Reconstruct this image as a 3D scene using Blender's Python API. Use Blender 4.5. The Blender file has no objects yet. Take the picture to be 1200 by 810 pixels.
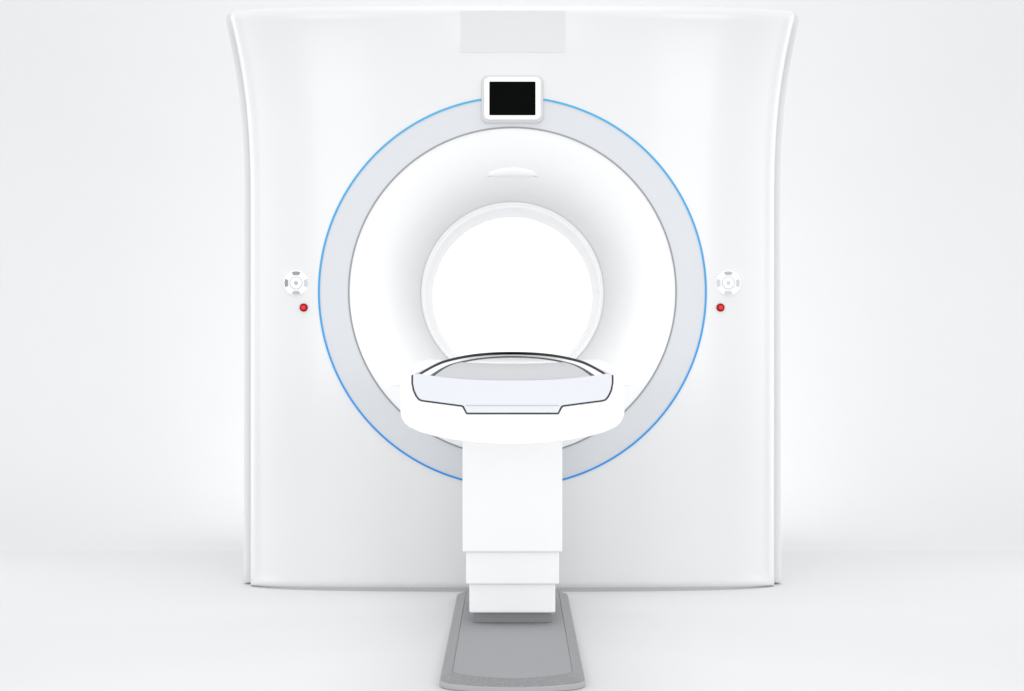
import bpy, bmesh, math
from mathutils import Vector
scene = bpy.context.scene
R = math.radians
# ---------------------------------------------------------------- camera (at y = 0, looks along +y)
CAM_H, FPX = 0.99, 1875.0
cam_d = bpy.data.cameras.new("camera"); cam = bpy.data.objects.new("camera", cam_d)
scene.collection.objects.link(cam); scene.camera = cam
cam.location = (0, 0, CAM_H); cam.rotation_euler = (R(90), 0, 0)
cam_d.sensor_width = 36; cam_d.lens = 36 * FPX / 1200
cam_d.shift_y = -25 / 1200; cam_d.shift_x = -0.5 / 1200
cam_d.clip_end = 100; cam_d.clip_start = 0.05
# ---------------------------------------------------------------- studio light
world = bpy.data.worlds.new("World"); scene.world = world; world.use_nodes = True
bg = world.node_tree.nodes["Background"]
bg.inputs[0].default_value = (0.985, 0.992, 1.0, 1); bg.inputs[1].default_value = 1.11
def area(name, loc, target, w, h, power, col=(1, 1, 1), spread=180):
    l = bpy.data.lights.new(name, 'AREA'); l.shape = 'RECTANGLE'; l.size = w; l.size_y = h
    l.energy = power; l.spread = R(spread); l.color = col
    o = bpy.data.objects.new(name, l); scene.collection.objects.link(o); o.location = loc
    o.rotation_euler = (Vector(target) - Vector(loc)).to_track_quat('-Z', 'Y').to_euler()
    return o
area("left_key_softbox", (-2.8, -1.2, 1.6), (0, 5.7, 0.75), 1.5, 2.4, 8, spread=80)
area("right_key_softbox", (2.8, -1.2, 1.6), (0, 5.7, 0.75), 1.5, 2.4, 9.5, spread=80)
area("low_front_fill", (0, -0.8, 0.55), (0, 5.7, 0.45), 1.6, 0.8, 3.5, spread=70)  # added unseen fill to brighten the pedestal and lower cover
area("overhead_softbox", (0, 4.8, 4.2), (0, 4.8, 0), 1.6, 1.6, 3.5, spread=60)
area("left_edge_softbox", (-3.4, 6.3, 1.3), (-1.0, 6.05, 1.1), 0.5, 2.6, 8.5, spread=110)
area("right_edge_softbox", (3.4, 6.3, 1.3), (1.0, 6.05, 1.1), 0.5, 2.6, 9, spread=110)
area("backdrop_light", (0, 7.2, 1.15), (0, 10.0, 1.05), 1.6, 1.5, 21)
scene.view_settings.view_transform = 'Standard'; scene.view_settings.look = 'None'
scene.view_settings.exposure = 0.12; scene.view_settings.gamma = 1
# ---------------------------------------------------------------- materials
def mat(name, col, rough=0.4, spec=0.5, coat=0.0, metal=0.0, noise=0.0, nscale=8, bump=0.0, emit=None, es=0.0):
    m = bpy.data.materials.new(name); m.use_nodes = True
    nt = m.node_tree; b = nt.nodes["Principled BSDF"]
    b.inputs["Base Color"].default_value = (*col, 1); b.inputs["Roughness"].default_value = rough
    b.inputs["Specular IOR Level"].default_value = spec; b.inputs["Metallic"].default_value = metal
    b.inputs["Coat Weight"].default_value = coat; b.inputs["Coat Roughness"].default_value = 0.12
    if emit:
        b.inputs["Emission Color"].default_value = (*emit, 1); b.inputs["Emission Strength"].default_value = es
    tc = nt.nodes.new("ShaderNodeTexCoord"); n = nt.nodes.new("ShaderNodeTexNoise")
    n.inputs["Scale"].default_value = nscale; n.inputs["Detail"].default_value = 6
    nt.links.new(tc.outputs["Object"], n.inputs["Vector"])
    if noise:
        mx = nt.nodes.new("ShaderNodeMix"); mx.data_type = 'RGBA'
        mx.inputs[6].default_value = (*[c * (1 - noise) for c in col], 1)
        mx.inputs[7].default_value = (*[min(1, c * (1 + noise)) for c in col], 1)
        nt.links.new(n.outputs["Fac"], mx.inputs[0]); nt.links.new(mx.outputs[2], b.inputs["Base Color"])
    mr = nt.nodes.new("ShaderNodeMapRange")
    mr.inputs["To Min"].default_value = max(0, rough - 0.006); mr.inputs["To Max"].default_value = rough + 0.006
    nt.links.new(n.outputs["Fac"], mr.inputs["Value"]); nt.links.new(mr.outputs["Result"], b.inputs["Roughness"])
    if bump:
        bp = nt.nodes.new("ShaderNodeBump"); bp.inputs["Strength"].default_value = bump
        bp.inputs["Distance"].default_value = 0.002
        nt.links.new(n.outputs["Fac"], bp.inputs["Height"]); nt.links.new(bp.outputs["Normal"], b.inputs["Normal"])
    return m
M = dict(
    backdrop=mat("white_sweep", (0.715, 0.72, 0.728), 0.75, 0.2, noise=0.01, nscale=3),
    floor=mat("white_studio_floor", (0.695, 0.698, 0.705), 0.7, 0.2, noise=0.01, nscale=3),
    shell=mat("white_lacquer", (0.695, 0.695, 0.70), 0.32, 0.5, coat=0.25),
    rear=mat("pale_grey_shell", (0.68, 0.685, 0.69), 0.5, 0.3),
    ring=mat("cool_grey_panel", (0.605, 0.622, 0.648), 0.4),
    funnel=mat("satin_white_plastic", (0.86, 0.86, 0.865), 0.42, 0.4, coat=0.0),
    bore=mat("bore_white", (0.90, 0.90, 0.91), 0.1),
    seam=mat("grey_seam", (0.28, 0.285, 0.30), 0.5),
    skirt=mat("grey_skirting", (0.42, 0.42, 0.43), 0.5),
    blue=mat("blue_light_strip", (0.03, 0.28, 0.60), 0.5, 0.05, emit=(0.01, 0.24, 0.6), es=0.12),
    screen=mat("black_screen", (0.0018, 0.0022, 0.0022), 0.4, 0.02),
    frame=mat("display_frame_white", (0.9, 0.9, 0.9), 0.3),
    frame_shadow=mat("display_shadow_grey", (0.62, 0.63, 0.64), 0.4),
    plate=mat("name_plate_grey", (0.66, 0.662, 0.668), 0.5),
    red_dark=mat("dark_red_collar", (0.26, 0.001, 0.003), 0.4, 0.2),
    red=mat("bright_red_button", (0.85, 0.012, 0.025), 0.4, 0.25),
    button=mat("grey_button", (0.26, 0.27, 0.29), 0.4),
    button_mid=mat("mid_grey_button", (0.40, 0.41, 0.43), 0.4),
    button_pale=mat("pale_grey_button", (0.53, 0.55, 0.58), 0.4),
    pad=mat("pad_white", (0.88, 0.90, 0.92), 0.3),
    body=mat("table_white", (0.82, 0.82, 0.825), 0.35, coat=0.2),
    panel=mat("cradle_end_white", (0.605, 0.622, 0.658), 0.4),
    gap_shade=mat("dark_gap_shade", (0.035, 0.04, 0.045), 0.6, 0.2),
    black=mat("black_carbon_edge", (0.003, 0.003, 0.004), 0.6, 0.08),
    rim=mat("cradle_rim_white", (0.84, 0.85, 0.86), 0.35),
    dark=mat("dark_grey_groove", (0.06, 0.065, 0.07), 0.6, 0.15),
    mattress=mat("grey_mattress", (0.46, 0.465, 0.48), 0.6, noise=0.02, nscale=150),
    base=mat("grey_rubber_mat", (0.335, 0.34, 0.352), 0.6, 0.3, noise=0.05, nscale=500, bump=0.1),
    border=mat("brushed_grey_border", (0.25, 0.253, 0.258), 0.45, 0.5, noise=0.38, nscale=170, bump=0.25),
    lip=mat("satin_grey_lip", (0.36, 0.365, 0.38), 0.4),
    foot=mat("dark_grey_foot", (0.22, 0.225, 0.23), 0.5, noise=0.12, nscale=200),
)
def strip_gradient(m):
    """the light strip runs from cyan at the top to deeper blue at the bottom"""
    nt = m.node_tree; b = nt.nodes["Principled BSDF"]
    tc = nt.nodes.new("ShaderNodeTexCoord"); sp = nt.nodes.new("ShaderNodeSeparateXYZ")
    mr = nt.nodes.new("ShaderNodeMapRange"); mr.inputs["From Min"].default_value = 0.4; mr.inputs["From Max"].default_value = 1.83
    cr_ = nt.nodes.new("ShaderNodeValToRGB")
    cr_.color_ramp.elements[0].color = (0.03, 0.25, 0.64, 1); cr_.color_ramp.elements[1].color = (0.07, 0.36, 0.62, 1)
    nt.links.new(tc.outputs["Object"], sp.inputs[0]); nt.links.new(sp.outputs["Z"], mr.inputs["Value"])
    nt.links.new(mr.outputs["Result"], cr_.inputs[0]); nt.links.new(cr_.outputs[0], b.inputs["Base Color"]); nt.links.new(cr_.outputs[0], b.inputs["Emission Color"])
strip_gradient(M["blue"])
# ---------------------------------------------------------------- helpers
def thicken(bm, vec):
    """give an open sheet real thickness: a second layer offset by vec, joined round the border"""
    faces = bm.faces[:]; border = [e for e in bm.edges if len(e.link_faces) == 1]
    new = {v: bm.verts.new(v.co + Vector(vec)) for v in bm.verts[:]}
    for f in faces: bm.faces.new([new[v] for v in reversed(f.verts)])
    for e in border:
        a, b = e.verts; bm.faces.new((a, b, new[b], new[a]))
def link(name, bm, m, parent=None, smooth=True, bevel=0.0, seg=3, angle=35):
    me = bpy.data.meshes.new(name); bmesh.ops.recalc_face_normals(bm, faces=bm.faces[:])
    bm.to_mesh(me); bm.free(); me.materials.append(M[m])
    o = bpy.data.objects.new(name, me); scene.collection.objects.link(o)
    if bevel:
        b = o.modifiers.new("bevel", 'BEVEL'); b.width = bevel; b.segments = seg; b.limit_method = 'ANGLE'
        b.angle_limit = R(30); b.harden_normals = True
    for p in me.polygons: p.use_smooth = smooth
    if smooth and angle:
        bm2 = bmesh.new(); bm2.from_mesh(me)
        for e in bm2.edges:
            if len(e.link_faces) == 2 and e.calc_face_angle(0) > R(angle): e.smooth = False
        bm2.to_mesh(me); bm2.free()
    if parent: o.parent = parent; o.matrix_parent_inverse = parent.matrix_world.inverted()
    return o
def thing(name, loc, label, cat, group=None):
    o = bpy.data.objects.new(name, None); scene.collection.objects.link(o); o.location = loc
    o.empty_display_size = 0.2; o["label"] = label; o["category"] = cat
    if group: o["group"] = group
    bpy.context.view_layer.update(); return o
def loft(loops, closed=True, cap0=False, cap1=False):
    bm = bmesh.new(); vs = [[bm.verts.new(p) for p in lp] for lp in loops]; n = len(loops[0])
    for a, b in zip(vs, vs[1:]):
        for j in range(n if closed else n - 1):
            k = (j + 1) % n; bm.faces.new((a[j], a[k], b[k], b[j]))
    if cap0: bm.faces.new(vs[0])
    if cap1: bm.faces.new(vs[-1])
    return bm
def prism(pts, y0, y1):                       # polygon in x/z pushed along y
    return loft([[(x, y0, z) for x, z in pts], [(x, y1, z) for x, z in pts]], True, True, True)
def X(px, d): return (px - 600.5) * d / FPX
def Z(py, d): return CAM_H + (380 - py) * d / FPX
def rrect(w, h, r, n=8, cx=0, cz=0):
    out = []
    for sx, sz, a0 in ((1, 1, 0), (-1, 1, 90), (-1, -1, 180), (1, -1, 270)):
        for k in range(n + 1):
            a = R(a0 + 90 * k / n); out.append((cx + sx * (w / 2 - r) + r * math.cos(a), cz + sz * (h / 2 - r) + r * math.sin(a)))
    return out
def box(x0, x1, y0, y1, z0, z1): return prism([(x0, z0), (x1, z0), (x1, z1), (x0, z1)], y0, y1)
# ---------------------------------------------------------------- the setting: a white sweep
YB, RC, HW, HT, XS = 7.0, 2.5, 5.4, 6.0, 9.0
bm = loft([[(x, y, 0) for x in (-XS, XS)] for y in (-3.0, 0, 3, 6, YB)], closed=False)
o = link("floor", bm, "floor", angle=0); o["kind"] = "structure"
rows = [(YB + RC * math.sin(R(a)), RC * (1 - math.cos(R(a)))) for a in range(0, 91, 3)] + [(YB + RC, HT)]
bm = loft([[(x, y, z) for x in (-XS, XS)] for y, z in rows], closed=False)
o = link("wall", bm, "backdrop", angle=0); o["kind"] = "structure"
# ---------------------------------------------------------------- scanner
CZ, RO, RI, RB = 1.11, 0.719, 0.606, 0.353
ZB, ZT = 0.003, 2.168
def halfw(z):
    t = max(0, (z - 1.45) / 0.71); return 0.990 + 0.074 * t ** 2.3
def yface(x, z):                               # depth of the bowed front, leaning forward at the top
    u = min(1.05, abs(x) / halfw(z)); t = max(0, (z - 1.75) / 0.41)
    return 5.912 + 0.055 * u ** 2 + 0.075 * u ** 10 - 0.05 * t ** 2
def outline(inset, dw=0, zb=ZB, zt=ZT, rc=0.03):   # list of (x,z), fixed count
    z0, z1 = zb + inset, zt + dw * 0 - inset
    pts = []; nv, nh = 60, 60; r = max(0.004, rc - inset * 0.7)
    for k in range(nv): pts.append((1, z0 + (z1 - r - z0) * k / nv))
    for k in range(10):
        a = R(9 * k); pts.append((1, z1 - r + r * math.sin(a), r * (1 - math.cos(a))))
    right = []
    for p in pts:
        c = p[2] if len(p) == 3 else 0
        right.append((halfw(p[1]) + dw - inset - c, p[1]))
    xt = halfw(z1) + dw - inset - r
    top = [(xt - 2 * xt * k / nh, z1) for k in range(nh + 1)]
    left = [(-x, z) for x, z in reversed(right)]
    xb = halfw(z0) + dw - inset
    bot = [(-xb + 2 * xb * k / nh, z0) for k in range(1, nh)]
    return right + top + left + bot
scanner = thing("medical_scanner", (0, 6.4, 0), "large white ring-shaped body scanner with blue light ring and small black screen", "scanner")
def circ(r, off=0.0, ref=None):
    """points on the bowed front at radius r, angles matched to the outline"""
    out = []
    for x, z in ref:
        a = math.atan2(z - CZ, x); px, pz = r * math.cos(a), CZ + r * math.sin(a)
        out.append((px, yface(px, pz) + off, pz))
    return out
ER = 0.038
ref = outline(ER)
inner = ref
loops = [circ(RO + 0.003, 0.012, ref), circ(RO + 0.003, 0.0, ref)]
c0 = loops[1]
for k in range(1, 25):
    t = k / 24; lp = []
    for (cx, cy, cz), (ox, oz) in zip(c0, inner):
        x = cx + (ox - cx) * t; z = cz + (oz - cz) * t; lp.append((x, yface(x, z), z))
    loops.append(lp)
for k in range(1, 9):
    a = R(90 * k / 8); ins = ER * (1 - math.sin(a)); dep = ER * (1 - math.cos(a))
    loops.append([(x, yface(ix, iz) + dep, z) for (x, z), (ix, iz) in zip(outline(ins), inner)])
loops.append([(x, yface(ix, iz) + 0.05, z) for (x, z), (ix, iz) in zip(outline(0), inner)])
loops.append([(x, yface(ix, iz) + 0.056, z) for (x, z), (ix, iz) in zip(outline(0.012), inner)])
link("front_cover", loft(loops), "shell", scanner, angle=60)
# rear housing: slightly wider, behind the cover
loops = []
def rout(i): return outline(i, dw=0.033, zt=2.176, zb=0.006, rc=0.035)
r0 = outline(0.05, zt=2.12); 
for ins, dep in ((0.06, 6.088), (0.040, 6.084), (0.004, 6.085), (0.001, 6.087), (0.0, 6.092), (0.0, 6.60), (0.02, 6.85), (0.07, 6.99), (0.12, 7.03)):
    loops.append([(x, dep + 0.0 * z, z) for x, z in rout(ins)])
loops.append([(p[0], 7.05, p[2]) for p in circ(RB + 0.03, 0, rout(0.12))])
link("rear_housing", loft(loops), "rear", scanner, angle=50)
# skirting under the cover
def skirt(i, z):
    pts = []; w = halfw(0) - i
    for k in range(81):
        x = -w + 2 * w * k / 80; pts.append((x, yface(x * halfw(0) / w, 0) + i, z))
    return pts
bm = loft([skirt(0.010, 0.0) + [(0.97, 6.95, 0), (-0.97, 6.95, 0)], skirt(0.012, 0.035) + [(0.97, 6.95, 0.035), (-0.97, 6.95, 0.035)]])
link("base_skirt", bm, "skirt", scanner)
def angs(n, a0=0, a1=360): return [R(a0 + (a1 - a0) * k / n) for k in range(n + (0 if a1 - a0 == 360 else 1))]
def ringpts(r, off, A, flat=None):
    return [(r * math.cos(a), (flat if flat is not None else yface(r * math.cos(a), CZ + r * math.sin(a)) + off), CZ + r * math.sin(a)) for a in A]
A = angs(256)
link("ring_panel", loft([ringpts(RO - 0.002, 0.012, A), ringpts(RO - 0.002, 0.0, A), ringpts((RO + RI) / 2, -0.001, A), ringpts(RI + 0.004, 0.0, A), ringpts(RI + 0.004, 0.012, A)]), "ring", scanner)
# blue strip, broken by the display
g = math.degrees(math.asin(0.112 / RO))
AB = angs(300, 90 + g, 450 - g)
def tube(r, w, h, A, closed):
    return loft([ringpts(r - w / 2, 0.006, A), ringpts(r - w / 2, -h, A), ringpts(r + w / 2, -h, A), ringpts(r + w / 2, 0.006, A)], closed)
link("light_ring", tube(RO, 0.0066, 0.003, AB, False), "blue", scanner)
link("bore_trim", tube(RI + 0.001, 0.0056, 0.002, A, True), "seam", scanner)
# funnel
prof = [(0.604, 0.0), (0.598, 0.003), (0.585, 0.007), (0.560, 0.015), (0.525, 0.030), (0.490, 0.050), (0.455, 0.080), (0.425, 0.118), (0.400, 0.160), (0.382, 0.198), (0.367, 0.24), (0.3545, 0.285)]
def cr(P, n):
    out = []
    for i in range(len(P) - 1):
        p0, p1, p2, p3 = P[max(0, i - 1)], P[i], P[i + 1], P[min(len(P) - 1, i + 2)]
        for k in range(n):
            t = k / n
            out.append(tuple(0.5 * ((2 * b) + (c - a) * t + (2 * a - 5 * b + 4 * c - d) * t * t + (3 * b - a - 3 * c + d) * t ** 3) for a, b, c, d in zip(p0, p1, p2, p3)))
    return out + [P[-1]]
loops = []
for r, dd in cr(prof, 4):
    t = min(1, (0.604 - r) / 0.15); lp = []
    for a in A:
        x, z = r * math.cos(a), CZ + r * math.sin(a)
        ex, ez = 0.604 * math.cos(a), CZ + 0.604 * math.sin(a)
        y = (yface(ex, ez) + 0.002) * (1 - t) + 5.93 * t + dd; lp.append((x, y, z))
    loops.append(lp)
link("bore_funnel", loft(loops), "funnel", scanner, angle=60)
link("bore_liner", loft([ringpts(r, 0, A, y) for r, y in ((0.3547, 6.208), (0.3543, 6.218), (RB, 6.226), (RB - 0.002, 7.045), (RB + 0.004, 7.056), (RB + 0.035, 7.058))]), "bore", scanner, angle=50)
# raised positioning light above the bore, whiter to paint in its highlights
def dome(cx, cz, cy, w, up, dn, h):
    lps = []
    for k in range(0, 9):
        ph = R(90 * k / 9); s, c = math.cos(ph), math.sin(ph)
        lp = []
        for j in range(48):
            a = 2 * math.pi * j / 48; x = math.cos(a) * w * s; zz = math.sin(a); zz = zz * (up if zz > 0 else dn) * s
            lp.append((cx + x, cy + (0.10 * (0 - zz)) * 0 - h * c, cz + zz))
        lps.append(lp)
    return loft(lps, True, False, True)
def fy(r):                                      # funnel depth at radius r
    P = cr(prof, 4); return min(P, key=lambda p: abs(p[0] - r))[1] + 5.93
zc = Z(203, 5.97)
lps = []
for k in range(0, 9):
    ph = R(90 * k / 8.5); s, c = math.cos(ph), math.sin(ph); lp = []
    for j in range(64):
        a = 2 * math.pi * j / 64; x = math.cos(a) * 0.094 * s; zz = math.sin(a); zz = zz * (0.024 if zz > 0 else 0.010) * s
        z = zc + zz - 0.5 * x * x; r = math.hypot(x, z - CZ); P = cr(prof, 4)
        f = 0
        for p, q in zip(P, P[1:]):
            if q[0] <= r <= p[0]: f = q[1] + (p[1] - q[1]) * (r - q[0]) / (p[0] - q[0]); break
        lp.append((x, 5.93 + f + 0.002 - 0.013 * c, z))
    lps.append(lp)
pl = link("positioning_light_glint", loft(lps, True, False, True), "frame", scanner, angle=80)
sl = []
P = cr(prof, 4)
def fdep(r):
    for p, q in zip(P, P[1:]):
        if q[0] <= r <= p[0]: return 5.93 + q[1] + (p[1] - q[1]) * (r - q[0]) / (p[0] - q[0])
    return 5.93
for zo, yo in ((0.0012, 0.01), (0.0012, -0.004), (-0.0022, -0.004), (-0.0022, 0.01)):
    row = []
    for k in range(41):
        x = -0.1 + 0.2 * k / 40; f = 1 - abs(x / 0.1) ** 3; z = zc - 0.001 - 0.9 * x * x + zo * f
        row.append((x, fdep(math.hypot(x, z - CZ)) + yo * (0.3 + 0.7 * f), z))
    sl.append(row)
link("light_slit", loft(sl, False), "button_pale", pl)
# grey plate at the top edge
def onface(pts, off): return [(x, yface(x, z) + off, z) for x, z in pts]
def slab(pts, y_off, thick, parent, name, m, n=1, bevel=0):
    return link(name, loft([onface(pts, thick), onface(pts, y_off)], True, False, True), m, parent, bevel=bevel)
def gridplate(x0, x1, z0, z1, off, name, m, parent):
    NX, NZ = 16, 10; bm = bmesh.new(); V = {}
    for i in range(NX + 1):
        for j in range(NZ + 1):
            x = x0 + (x1 - x0) * i / NX; z = z0 + (z1 - z0) * j / NZ; V[i, j] = bm.verts.new((x, yface(x, z) + off, z))
    for i in range(NX):
        for j in range(NZ): bm.faces.new((V[i, j], V[i + 1, j], V[i + 1, j + 1], V[i, j + 1]))
    thicken(bm, (0, 0.004, 0))
    return link(name, bm, m, parent, angle=40)
gridplate(X(540, 5.87), X(662, 5.87), Z(60.5, 5.88), Z(12.5, 5.86), -0.002, "name_plate", "plate", scanner)
# display
d = 5.905
dw, dh = 66 * d / FPX, 49.5 * d / FPX; dcz = Z(116.5, d)
fl = [rrect(dw + 0.022, dh + 0.022, 0.026, cz=dcz), rrect(dw + 0.020, dh + 0.020, 0.026, cz=dcz), rrect(dw + 0.006, dh + 0.006, 0.022, cz=dcz)]
fo = (6.0 - d, -0.002, -0.008)
link("display_shadow", loft([[(x, d + o_, z) for x, z in p] for p, o_ in zip(fl, (0.03, -0.003, -0.008))], True, False, True), "frame_shadow", scanner, angle=60)  # grey plate paints the soft shadow round the display frame
P3 = [(rrect(dw, dh, 0.020, cz=dcz), -0.006), (rrect(dw, dh, 0.020, cz=dcz), -0.018), (rrect(dw - 0.003, dh - 0.003, 0.019, cz=dcz), -0.022), (rrect(dw - 0.008, dh - 0.008, 0.017, cz=dcz), -0.024),
      (rrect(54 * d / FPX, 39.5 * d / FPX, 0.004, cz=dcz), -0.024), (rrect(54 * d / FPX, 39.5 * d / FPX, 0.004, cz=dcz), -0.018)]
disp = link("display", loft([[(x, d + o_, z) for x, z in p] for p, o_ in P3], True), "frame", scanner, angle=40)
link("screen", loft([[(x, d + o_, z) for x, z in p] for p, o_ in ((rrect(55 * d / FPX, 40 * d / FPX, 0.004, cz=dcz), -0.012), (rrect(54 * d / FPX, 39.4 * d / FPX, 0.004, cz=dcz), -0.0205))], True, False, True), "screen", disp)
# control pads and stop buttons
def disc(cx, cz, r0, r1, y0, y1, n=48, bev=0.0015):
    c = lambda r, y: [(cx + r * math.cos(2 * math.pi * k / n), y, cz + r * math.sin(2 * math.pi * k / n)) for k in range(n)]
    if r0 == 0: return loft([c(r1, y0), c(r1, y1 + bev), c(r1 - bev, y1)], True, False, True)
    return loft([c(r1, y0), c(r1, y1 + bev), c(r1 - bev, y1), c(r0 + bev, y1), c(r0, y1 + bev), c(r0, y0)])
def seg(cx, cz, r0, r1, a0, a1, y0, y1):
    n = 14; P = [(cx + r1 * math.cos(a), cz + r1 * math.sin(a)) for a in [R(a0 + (a1 - a0) * k / n) for k in range(n + 1)]]
    b0, b1 = a0 + 3, a1 - 3
    P += [(cx + r0 * math.cos(a), cz + r0 * math.sin(a)) for a in [R(b1 + (b0 - b1) * k / n) for k in range(n + 1)]]
    return prism(P, y0, y1)
for side, px, cols, rpx, lab in ((-1, 347.2, ("button", "button", "button_mid", "button_pale"), 356, "left"), (1, 853.3, ("button_mid", "button_pale", "button_pale", "button_pale"), 844.2, "right")):  # key greys paint in the lighting: right pad paler, left pad darker
    dd = yface(X(px, 5.96), 1.14) - 0.004; cx, cz = X(px, dd), Z(331.8, dd); s = dd / FPX
    pad = link("control_pad", disc(cx, cz, 0, 14.6 * s, dd + 0.012, dd - 0.005, bev=0.002), "pad", scanner)
    pad["label"] = "round white keypad with grey arrow keys left of the blue ring" if side < 0 else "round white keypad with paler arrow keys right of the blue ring"
    names = {90: cols[0], 180: cols[1] if side < 0 else cols[3], 270: cols[2], 0: cols[3] if side < 0 else cols[1]}
    for a, c in names.items():
        link("arrow_button", seg(cx, cz, 9.4 * s, 13.6 * s, a - 22, a + 22, dd - 0.003, dd - 0.0075), c, pad, bevel=0.0012, seg=2)
    link("pad_ring", disc(cx, cz, 6.9 * s, 7.7 * s, dd - 0.003, dd - 0.0065, bev=0.0003), "button_pale", pad)
    link("center_button", disc(cx, cz, 0, 6.6 * s, dd - 0.003, dd - 0.008), "frame", pad)
    link("center_mark", disc(cx, cz, 0, 2.3 * s, dd - 0.007, dd - 0.0092, bev=0.0005), "button_mid" if side < 0 else "button_pale", pad)
    dd = yface(X(rpx, 5.96), 1.05); cx, cz = X(rpx, dd), Z(360.5, dd); s = dd / FPX
    st = link("stop_button", disc(cx, cz, 2.8 * s, 4.8 * s, dd + 0.010, dd - 0.008), "red_dark", scanner)
    link("button_cap", disc(cx, cz, 0, 2.75 * s, dd + 0.005, dd - 0.012), "red", st)
# ---------------------------------------------------------------- patient table
table = thing("patient_table", (0, 5.1, 0), "white pedestal patient table with grey padded cradle reaching into the scanner, on grey floor plate", "patient table")
D0 = 3.90; s0 = D0 / FPX
def PX(pts, d=D0): return [(X(px, d), Z(py, d)) for px, py in pts]
def mirror(pts): return pts + [(1201 - x, y) for x, y in reversed(pts)]
gap_edge = mirror([(482.6, 439.6), (482.6, 449), (484.2, 457.5), (487.3, 464.5), (491.0, 469.0), (494.5, 470.2), (541.0, 476.4), (542.6, 477.6), (546.6, 485.2)])
pan = mirror([(484.2, 439.5), (484.2, 449), (485.8, 457), (488.8, 463.6), (492.0, 467.6), (495.0, 468.7), (541.8, 474.9), (543.8, 476.2), (547.4, 483.6)])
# body: a rounded trough, notched for the cradle
outer = [(469.2, 440), (469.2, 484), (470.5, 490), (474, 496), (480, 501), (492, 506.5), (508, 511), (530, 515.5), (560, 519.5), (600.5, 521.5)]
outerR = [(1201 - x, y) for x, y in reversed(outer[:-1])]
slot = [(x, y) for x, y in reversed(gap_edge)]
body = outer + outerR
full = body + [(1201 - x, y) for x, y in gap_edge][:0] + [(718.4, 440)] + [(x, y) for x, y in slot if True][1:]
pts = PX(outer + outerR + [(x, y) for x, y in reversed(gap_edge)])
bm = prism(pts, D0, 5.62)
link("table_body", bm, "body", table, bevel=0.003, seg=2, angle=40)
link("end_gap_shade", prism(PX(gap_edge + [(1201 - x, y) for x, y in pan[:0]] + list(reversed(pan))), D0 - 0.002, D0 + 0.03), "gap_shade", table, angle=30)  # dark strip paints the shaded gap between cradle and body
# end panel of the cradle with its concave top edge
top = []
for k in range(41):
    px = 491 + (710 - 491) * k / 40; u = (px - 600.5) / 109.5; top.append((px, 446.2 - 7.6 * abs(u) ** 2.4))
ppts = PX([p for p in pan] + [(716.0, 438.9), (712, 438.6)] + list(reversed(top)) + [(489, 438.6), (485, 438.9)])
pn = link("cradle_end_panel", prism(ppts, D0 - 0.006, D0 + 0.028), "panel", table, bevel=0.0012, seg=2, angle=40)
link("panel_groove", box(X(546, D0), X(655, D0), D0 - 0.0068, D0 - 0.004, Z(475.6, D0), Z(474.6, D0)), "button_mid", pn)
for sx in (-1, 1):
    a, b = sorted((sx * 0.266, sx * 0.301))
    link("side_rail", box(a, b, D0 + 0.02, 5.5, Z(453, D0), Z(438.6, D0)), "body", table, bevel=0.004)
# cradle
HWC, YT0, YE, YTIP, ZL = 0.2275, D0 + 0.026, 5.15, 6.93, 0.8695
def path():
    K = [(-0.2275, YT0), (-0.2300, 4.20), (-0.2325, 4.75), (-0.2275, 5.28), (-0.2095, 5.74), (-0.1830, 6.16), (-0.1490, 6.50), (-0.0960, 6.80), (-0.0480, 6.92), (0.0, 6.955)]
    L = K + [(-x, y) for x, y in reversed(K[:-1])]
    return cr(L, 9)
PATH = path(); NORM = []
for i in range(len(PATH)):
    a, b = PATH[max(0, i - 1)], PATH[min(len(PATH) - 1, i + 1)]
    tx, ty = b[0] - a[0], b[1] - a[1]; L = math.hypot(tx, ty); NORM.append((ty / L, -tx / L))
def far(y): return max(0, min(1, (y - YT0) / (YTIP - YT0)))
def rail(off0, off1, drop0, drop1):
    out = []
    for (x, y), (nx, ny) in zip(PATH, NORM):
        t = far(y); o = off0 + (off1 - off0) * t; out.append((x + nx * o, y + ny * o * (1 if y > YT0 + 0.01 else 0), ZL - (drop0 + (drop1 - drop0) * t)))
    return out
L0 = rail(-0.001, -0.001, 0.0, 0.0)
L1 = rail(0.0035, 0.005, 0.0035, 0.0115)
L2 = rail(0.024, 0.020, 0.0060, 0.0180)
L3 = rail(0.035, 0.026, 0.0112, 0.0235)
LU = rail(-0.001, -0.001, 0.03, 0.03)
LB = rail(0.06, 0.06, 0.07, 0.07)
link("cradle_shell", loft([LB, LU, rail(-0.001, -0.001, 0.002, 0.002)], False), "rim", table)
link("cradle_edge", loft([rail(-0.001, -0.001, 0.002, 0.002), L0, L1], False), "black", table, angle=80)
link("cradle_rim", loft([L1, L2], False), "rim", table)
link("rim_groove", loft([L2, L3], False), "dark", table)
# tray floor spans the inner path
def across(P, sag0, lift=0.0, ymax=None, n=24, inset=0.0):
    half = len(P) // 2; bm = bmesh.new(); rows = []
    for i in range(half + 1):
        l, r = P[i], P[len(P) - 1 - i]
        if ymax and l[1] > ymax: break
        row = []
        for k in range(n + 1):
            u = -1 + 2 * k / n; x = l[0] + (r[0] - l[0]) * (k / n); x *= (1 - inset)
            w = max(1e-3, abs(r[0])); f = min(1, w / 0.19)
            row.append(bm.verts.new((x, l[1], l[2] - sag0(l[1]) * f * (1 - u * u) + lift)))
        rows.append(row)
    for a, b in zip(rows, rows[1:]):
        for k in range(n): bm.faces.new((a[k], a[k + 1], b[k + 1], b[k]))
    return bm
sag = lambda y: 0.010 * (1 - far(y)) ** 0.5 * 0.9
link("cradle_tray", across(L3, sag), "frame", table)
bm = across(L3, sag, 0.004, 5.70)
thicken(bm, (0, 0, -0.003))
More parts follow.
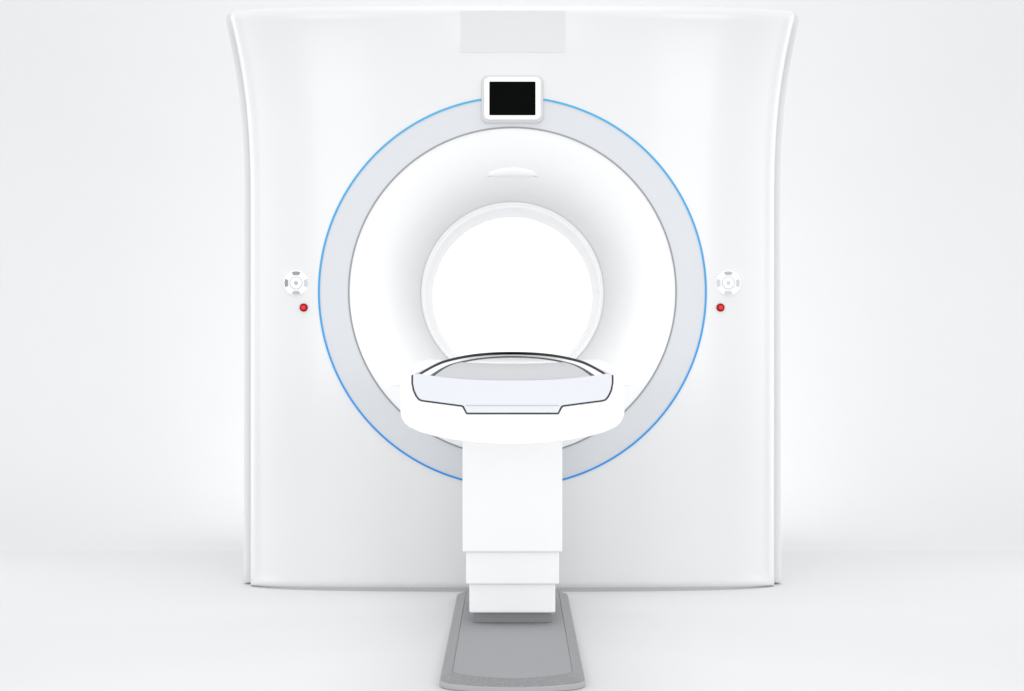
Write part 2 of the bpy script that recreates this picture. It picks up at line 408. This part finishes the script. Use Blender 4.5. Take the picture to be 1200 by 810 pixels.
link("mattress", bm, "mattress", table, angle=40)
# telescopic pedestal
def column(name, d0, pl, pr, y1, py0, z1, m="body", bev=0.006):
    z0 = Z(py0, d0); return link(name, box(X(pl, d0), X(pr, d0), d0, y1, z0, z1), m, table, bevel=bev, seg=3)
column("upper_column", 5.05, 542, 659, 5.56, 647.5, 0.70)
column("middle_column", 5.07, 546, 655.2, 5.55, 685.2, 0.40)
column("lower_column", 5.09, 550, 650.8, 5.54, 718.6, 0.30)
zf = 0.034
link("column_foot", box(X(554.5, 5.12), X(646.5, 5.12), 5.122, 5.52, zf, 0.08), "foot", table, bevel=0.003)
# floor plate
def plan(hw, y0, y1, r0, bow, r1=0.05):
    P = []
    for k in range(13): a = R(90 * k / 12); P.append((hw - r1 + r1 * math.cos(a), y1 - r1 + r1 * math.sin(a)))
    for k in range(13): a = R(90 + 90 * k / 12); P.append((-hw + r1 + r1 * math.cos(a), y1 - r1 + r1 * math.sin(a)))
    for k in range(13):
        a = R(180 + 90 * k / 12); P.append((-hw + r0 + r0 * math.cos(a), y0 + r0 + r0 * math.sin(a)))
    for k in range(1, 16):
        t = k / 16; P.append((-hw + r0 + (2 * hw - 2 * r0) * t, y0))
    for k in range(13):
        a = R(270 + 90 * k / 12); P.append((hw - r0 + r0 * math.cos(a), y0 + r0 + r0 * math.sin(a)))
    return [(x, y - (bow * (1 - (x / hw) ** 2) if y < y0 + r0 + 0.01 else 0)) for x, y in P]
def lvl(P, z): return [(x, y, z) for x, y in P]
lip = lambda d_: plan(0.200 - d_, 4.340 + d_, 5.80 - d_, 0.035, 0.055)
inn = lambda d_: plan(0.1665 - d_, 4.388 + d_, 5.765 - d_, 0.02, 0.070)
base = link("floor_plate", loft([lvl(lip(0.003), 0.0), lvl(lip(0), 0.004), lvl(lip(0), 0.014), lvl(lip(0.003), 0.018), lvl(lip(0.005), 0.0185)], True, True, True), "lip", table, angle=25)
link("plate_border", loft([lvl(lip(0.0022), 0.0165), lvl(lip(0.0025), 0.0185), lvl(inn(0), 0.035), lvl(inn(0.002), 0.033)], True), "border", base, angle=25)
link("anti_slip_mat", loft([lvl(inn(0.0022), 0.020), lvl(inn(0.0022), 0.0345)], True, False, True), "base", base, angle=30)
bpy.context.view_layer.update()
